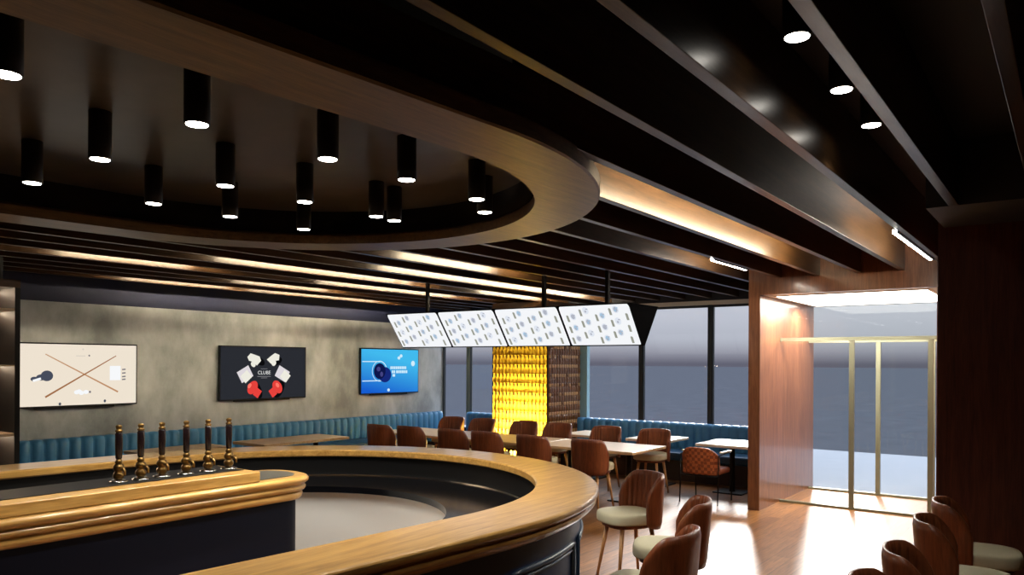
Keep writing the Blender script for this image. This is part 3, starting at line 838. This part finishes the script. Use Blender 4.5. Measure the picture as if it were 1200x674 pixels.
def blue_display():
    m_, nt_, out_ = new_mat('blue_display'); N = nt_.nodes; L = nt_.links
    tcn = N.new('ShaderNodeTexCoord'); sp = N.new('ShaderNodeSeparateXYZ'); r_ = N.new('ShaderNodeValToRGB'); em = N.new('ShaderNodeEmission')
    L.new(tcn.outputs['Generated'], sp.inputs[0])
    ad = N.new('ShaderNodeMath'); ad.operation = 'MULTIPLY_ADD'; ad.inputs[1].default_value = .35
    L.new(sp.outputs[0], ad.inputs[0]); L.new(sp.outputs[2], ad.inputs[2]); L.new(ad.outputs[0], r_.inputs[0])
    r_.color_ramp.elements[0].position = .1; r_.color_ramp.elements[0].color = lin((22, 92, 206)); r_.color_ramp.elements[1].position = 1.15; r_.color_ramp.elements[1].color = lin((66, 186, 238))
    L.new(r_.outputs[0], em.inputs[0]); L.new(em.outputs[0], out_.inputs[0]); return m_
t3, w_, h_ = tv(9.81, 11.385, 1.28, 2.16, blue_display(), 'wall screen with dark ball on bright blue, rightmost of three')
m = MB()
patch(m, rot(rect(.46, .018), -.52, .185, 0), YG, 0); patch(m, rot(rect(.46, .018), -.52, -.185, 0), YG, 0)
arc_o = ell(-.3, 0, .2, .2, 24, -95, 95); arc_i = ell(-.3, 0, .182, .182, 24, -95, 95)
for i in range(24): patch(m, [arc_o[i], arc_o[i+1], arc_i[i+1], arc_i[i]], YG, 0)
for i in range(24):
    A_ = ell(-.3, 0, .2, .2, 24, 95, 265); B_ = ell(-.3, 0, .188, .188, 24, 95, 265); patch(m, [A_[i], A_[i+1], B_[i+1], B_[i]], YG, 0)
patch(m, ell(-.16, -.07, .17, .15), YG - .0006, 2); patch(m, ell(-.3, 0, .155, .155), YG - .0012, 1)
patch(m, ell(-.33, .04, .05, .045), YG - .0018, 3); patch(m, ell(-.25, -.06, .04, .05), YG - .0018, 3)
patch(m, ell(.22, .26, .04, .032), YG, 0); patch(m, ell(.28, .3, .038, .032), YG - .0005, 0); patch(m, ell(.62, .15, .055, .055), YG, 0)
patch(m, ell(-.06, -.37, .035, .03), YG, 0)
x = -.02
for wd in (.05, .05, .05, .05, .055, .05, .045, .05, .05): patch(m, rot(rect(wd - .01, .055), x + wd / 2, .065, 0), YG - .001, 0); x += wd
x = .02
for wd in (.05, .05, .02, .06, .05, .05, .06, .05, .05):
    if wd > .03: patch(m, rot(rect(wd - .01, .055), x + wd / 2, -.015, 0), YG - .001, 0)
    x += wd
patch(m, rot(rect(.07, .05), .08, -.085, 0), YG - .001, 0)
m.build('picture', [emit('pale_ink', (206, 236, 250)), emit('ball_navy', (14, 22, 74)), emit('ball_shadow', (22, 40, 120)), emit('ball_light', (66, 66, 130))], t3, weld=False)

# ------------------------------------------------------------------ hanging menu screens
M['menu_black'] = plain('menu_housing', (5, 5, 6), .85, spec=0.)
MX = 7.98; ZT, ZB = 2.58, 2.105; HT = .375
ml = ['hanging menu screen, first from the left, over the room corner', 'hanging menu screen, second from the left', 'hanging menu screen, third from the left, above the amber column', 'hanging menu screen, rightmost, with dark tapered end showing']
menu_mats = [emit('menu_white', (244, 246, 249)), emit('menu_khaki', (150, 152, 140)), emit('menu_grey', (176, 180, 194)), emit('menu_blue', (160, 194, 220)), emit('menu_pale', (224, 230, 240))]
ye = [7.86, 6.895, 5.93, 4.965, 4.0]
sl = math.hypot(HT - .03, ZT - ZB)
for i in range(4):
    ya, yb = ye[i], ye[i + 1]
    root = empty('menu_screen', (MX, (ya + yb) / 2, ZB), 0, ml[i], 'menu screen', 'hanging menu screens')
    hw = (ya - yb) / 2
    m = MB(); poly = [(-.03, 0), (.03, 0), (HT, ZT - ZB), (-HT, ZT - ZB)]
    vs_ = [(x, -hw, z) for x, z in poly] + [(x, hw, z) for x, z in poly]
    m.add(vs_, [(0, 1, 2, 3), (7, 6, 5, 4), (0, 4, 5, 1), (1, 5, 6, 2), (2, 6, 7, 3), (3, 7, 4, 0)])
    m.build('housing', M['menu_black'], root, bevel=.004)
    def face(u, v, off, side=-1):
        """u -1..1 from the viewer's left to right, v 0..1 upward on the tilted face"""
        nx, nz = (ZT - ZB) / sl, (HT - .03) / sl
        x = -.03 - (HT - .03) * v - nx * off; z = (ZT - ZB) * v - nz * off
        return (x if side < 0 else -x, -u * hw if side < 0 else u * hw, z)
    du = .016 / hw; dv = .016 / sl
    def outline():
        P = []
        for cu, cv, a0 in ((1 - du - .05, 1 - dv - .09, 0), (-1 + du + .05, 1 - dv - .09, 90), (-1 + du + .02, dv + .03, 180), (1 - du - .02, dv + .03, 270)):
            ru, rv = (.05, .09) if cv > .5 else (.02, .03)
            for q in range(6):
                a = math.radians(a0 + 18 * q); P.append((cu + ru * math.cos(a), cv + rv * math.sin(a)))
        return P
    for side, nm in ((-1, 'display'), (1, 'rear_display')):
        m = MB(); P = outline(); m.add([face(u, v, .002, side) for u, v in P] + [face(u, v, 0.0, side) for u, v in P], [tuple(range(len(P)))] + [(q, (q+1) % len(P), len(P) + (q+1) % len(P), len(P) + q) for q in range(len(P))])
        m.build(nm, menu_mats[0], root)
    m = MB(); rnd = random.Random(11)
    def q4(u, v, a, b_, mat, off=.003, n=4):
        if n == 4: P = [(u - a, v - b_), (u + a, v - b_), (u + a, v + b_), (u - a, v + b_)]
        else: P = [(u + a * math.cos(2*PI*k/n), v + b_ * math.sin(2*PI*k/n)) for k in range(n)]
        P = [(max(-.96, min(.96, p)), max(.04, min(.96, q))) for p, q in P]
        m.add([face(p, q, off) for p, q in P], [tuple(range(len(P)))], mat)
    for c in range(5):
        for r in range(4):
            u = -.86 + c * .41 + .03 * r; v = .14 + r * .27 + (.13 if c % 2 else 0)
            if v > .94 or u > .93: continue
            q4(u, v, .032, .075, 1); q4(u - .004, v + .05, .018, .035, 1, .0036)
            if u + .17 < .93:
                k = (c * 3 + r * 2 + i) % 4
                q4(u + .16, v + .05, .085, .085, 4, .003, 14); q4(u + .16, v + .05, .055, .06, [2, 3, 4, 2][k], .0036, 12)
                q4(u + .15, v + .03, .03, .03, [2, 3, 2, 2][(k + 1) % 4], .0042, 5); q4(u + .2, v + .085, .03, .012, 2 if k else 3, .0044)
    m.build('menu_graphics', menu_mats, root, weld=False)
    py = {0: 7.4, 2: 5.4, 3: 4.485}.get(i)
    if py:
        m = MB(); m.box(-.022, .022, py - (ya + yb) / 2 - .022, py - (ya + yb) / 2 + .022, ZT - ZB, 3.45 - ZB); m.build('suspension_pole', M['black'], root)

# ------------------------------------------------------------------ shelf unit behind the bar, left edge
sh = empty('shelf_unit', (2.3, 8.95, 0), 0, 'tall dark timber shelf unit at the left edge of the picture', 'shelving')
SX = 3.27 - 2.3
m = MB(); m.box(SX - .05, SX, -.25, .25, 0, 2.64); m.build('side_panel', M['black'], sh, bevel=.003)
m = MB(); m.box(-1.2, SX - .05, .2, .25, 0, 2.64); m.build('back_panel', wood('shelf_back', (86, 60, 44), (118, 88, 66), 'Z', .5), sh)
shm = plain('pale_shelf', (190, 168, 140), .4)
for z, th in ((2.4, .025), (1.835, .012), (1.12, .03), (.5, .025)):
    m = MB(); m.box(-1.2, SX - .05, -.24, .2, z, z + th); m.build('shelf', shm, sh, bevel=.002)
stm = emit('shelf_strip', (255, 232, 200), 60.)
for z in (2.6, 2.38, 1.815, 1.1):
    m = MB(); m.box(-1.15, SX - .08, .14, .165, z, z + .012); m.build('light_strip', stm, sh)
m = MB(); m.box(-1.2, SX, -.25, .25, 2.64, 2.72); m.build('top_panel', M['beam'], sh)
m = MB(); m.box(-1.2, SX - .15, -.22, -.16, 2.72, 2.95); m.build('crown_box', M['lamp_black'], sh)
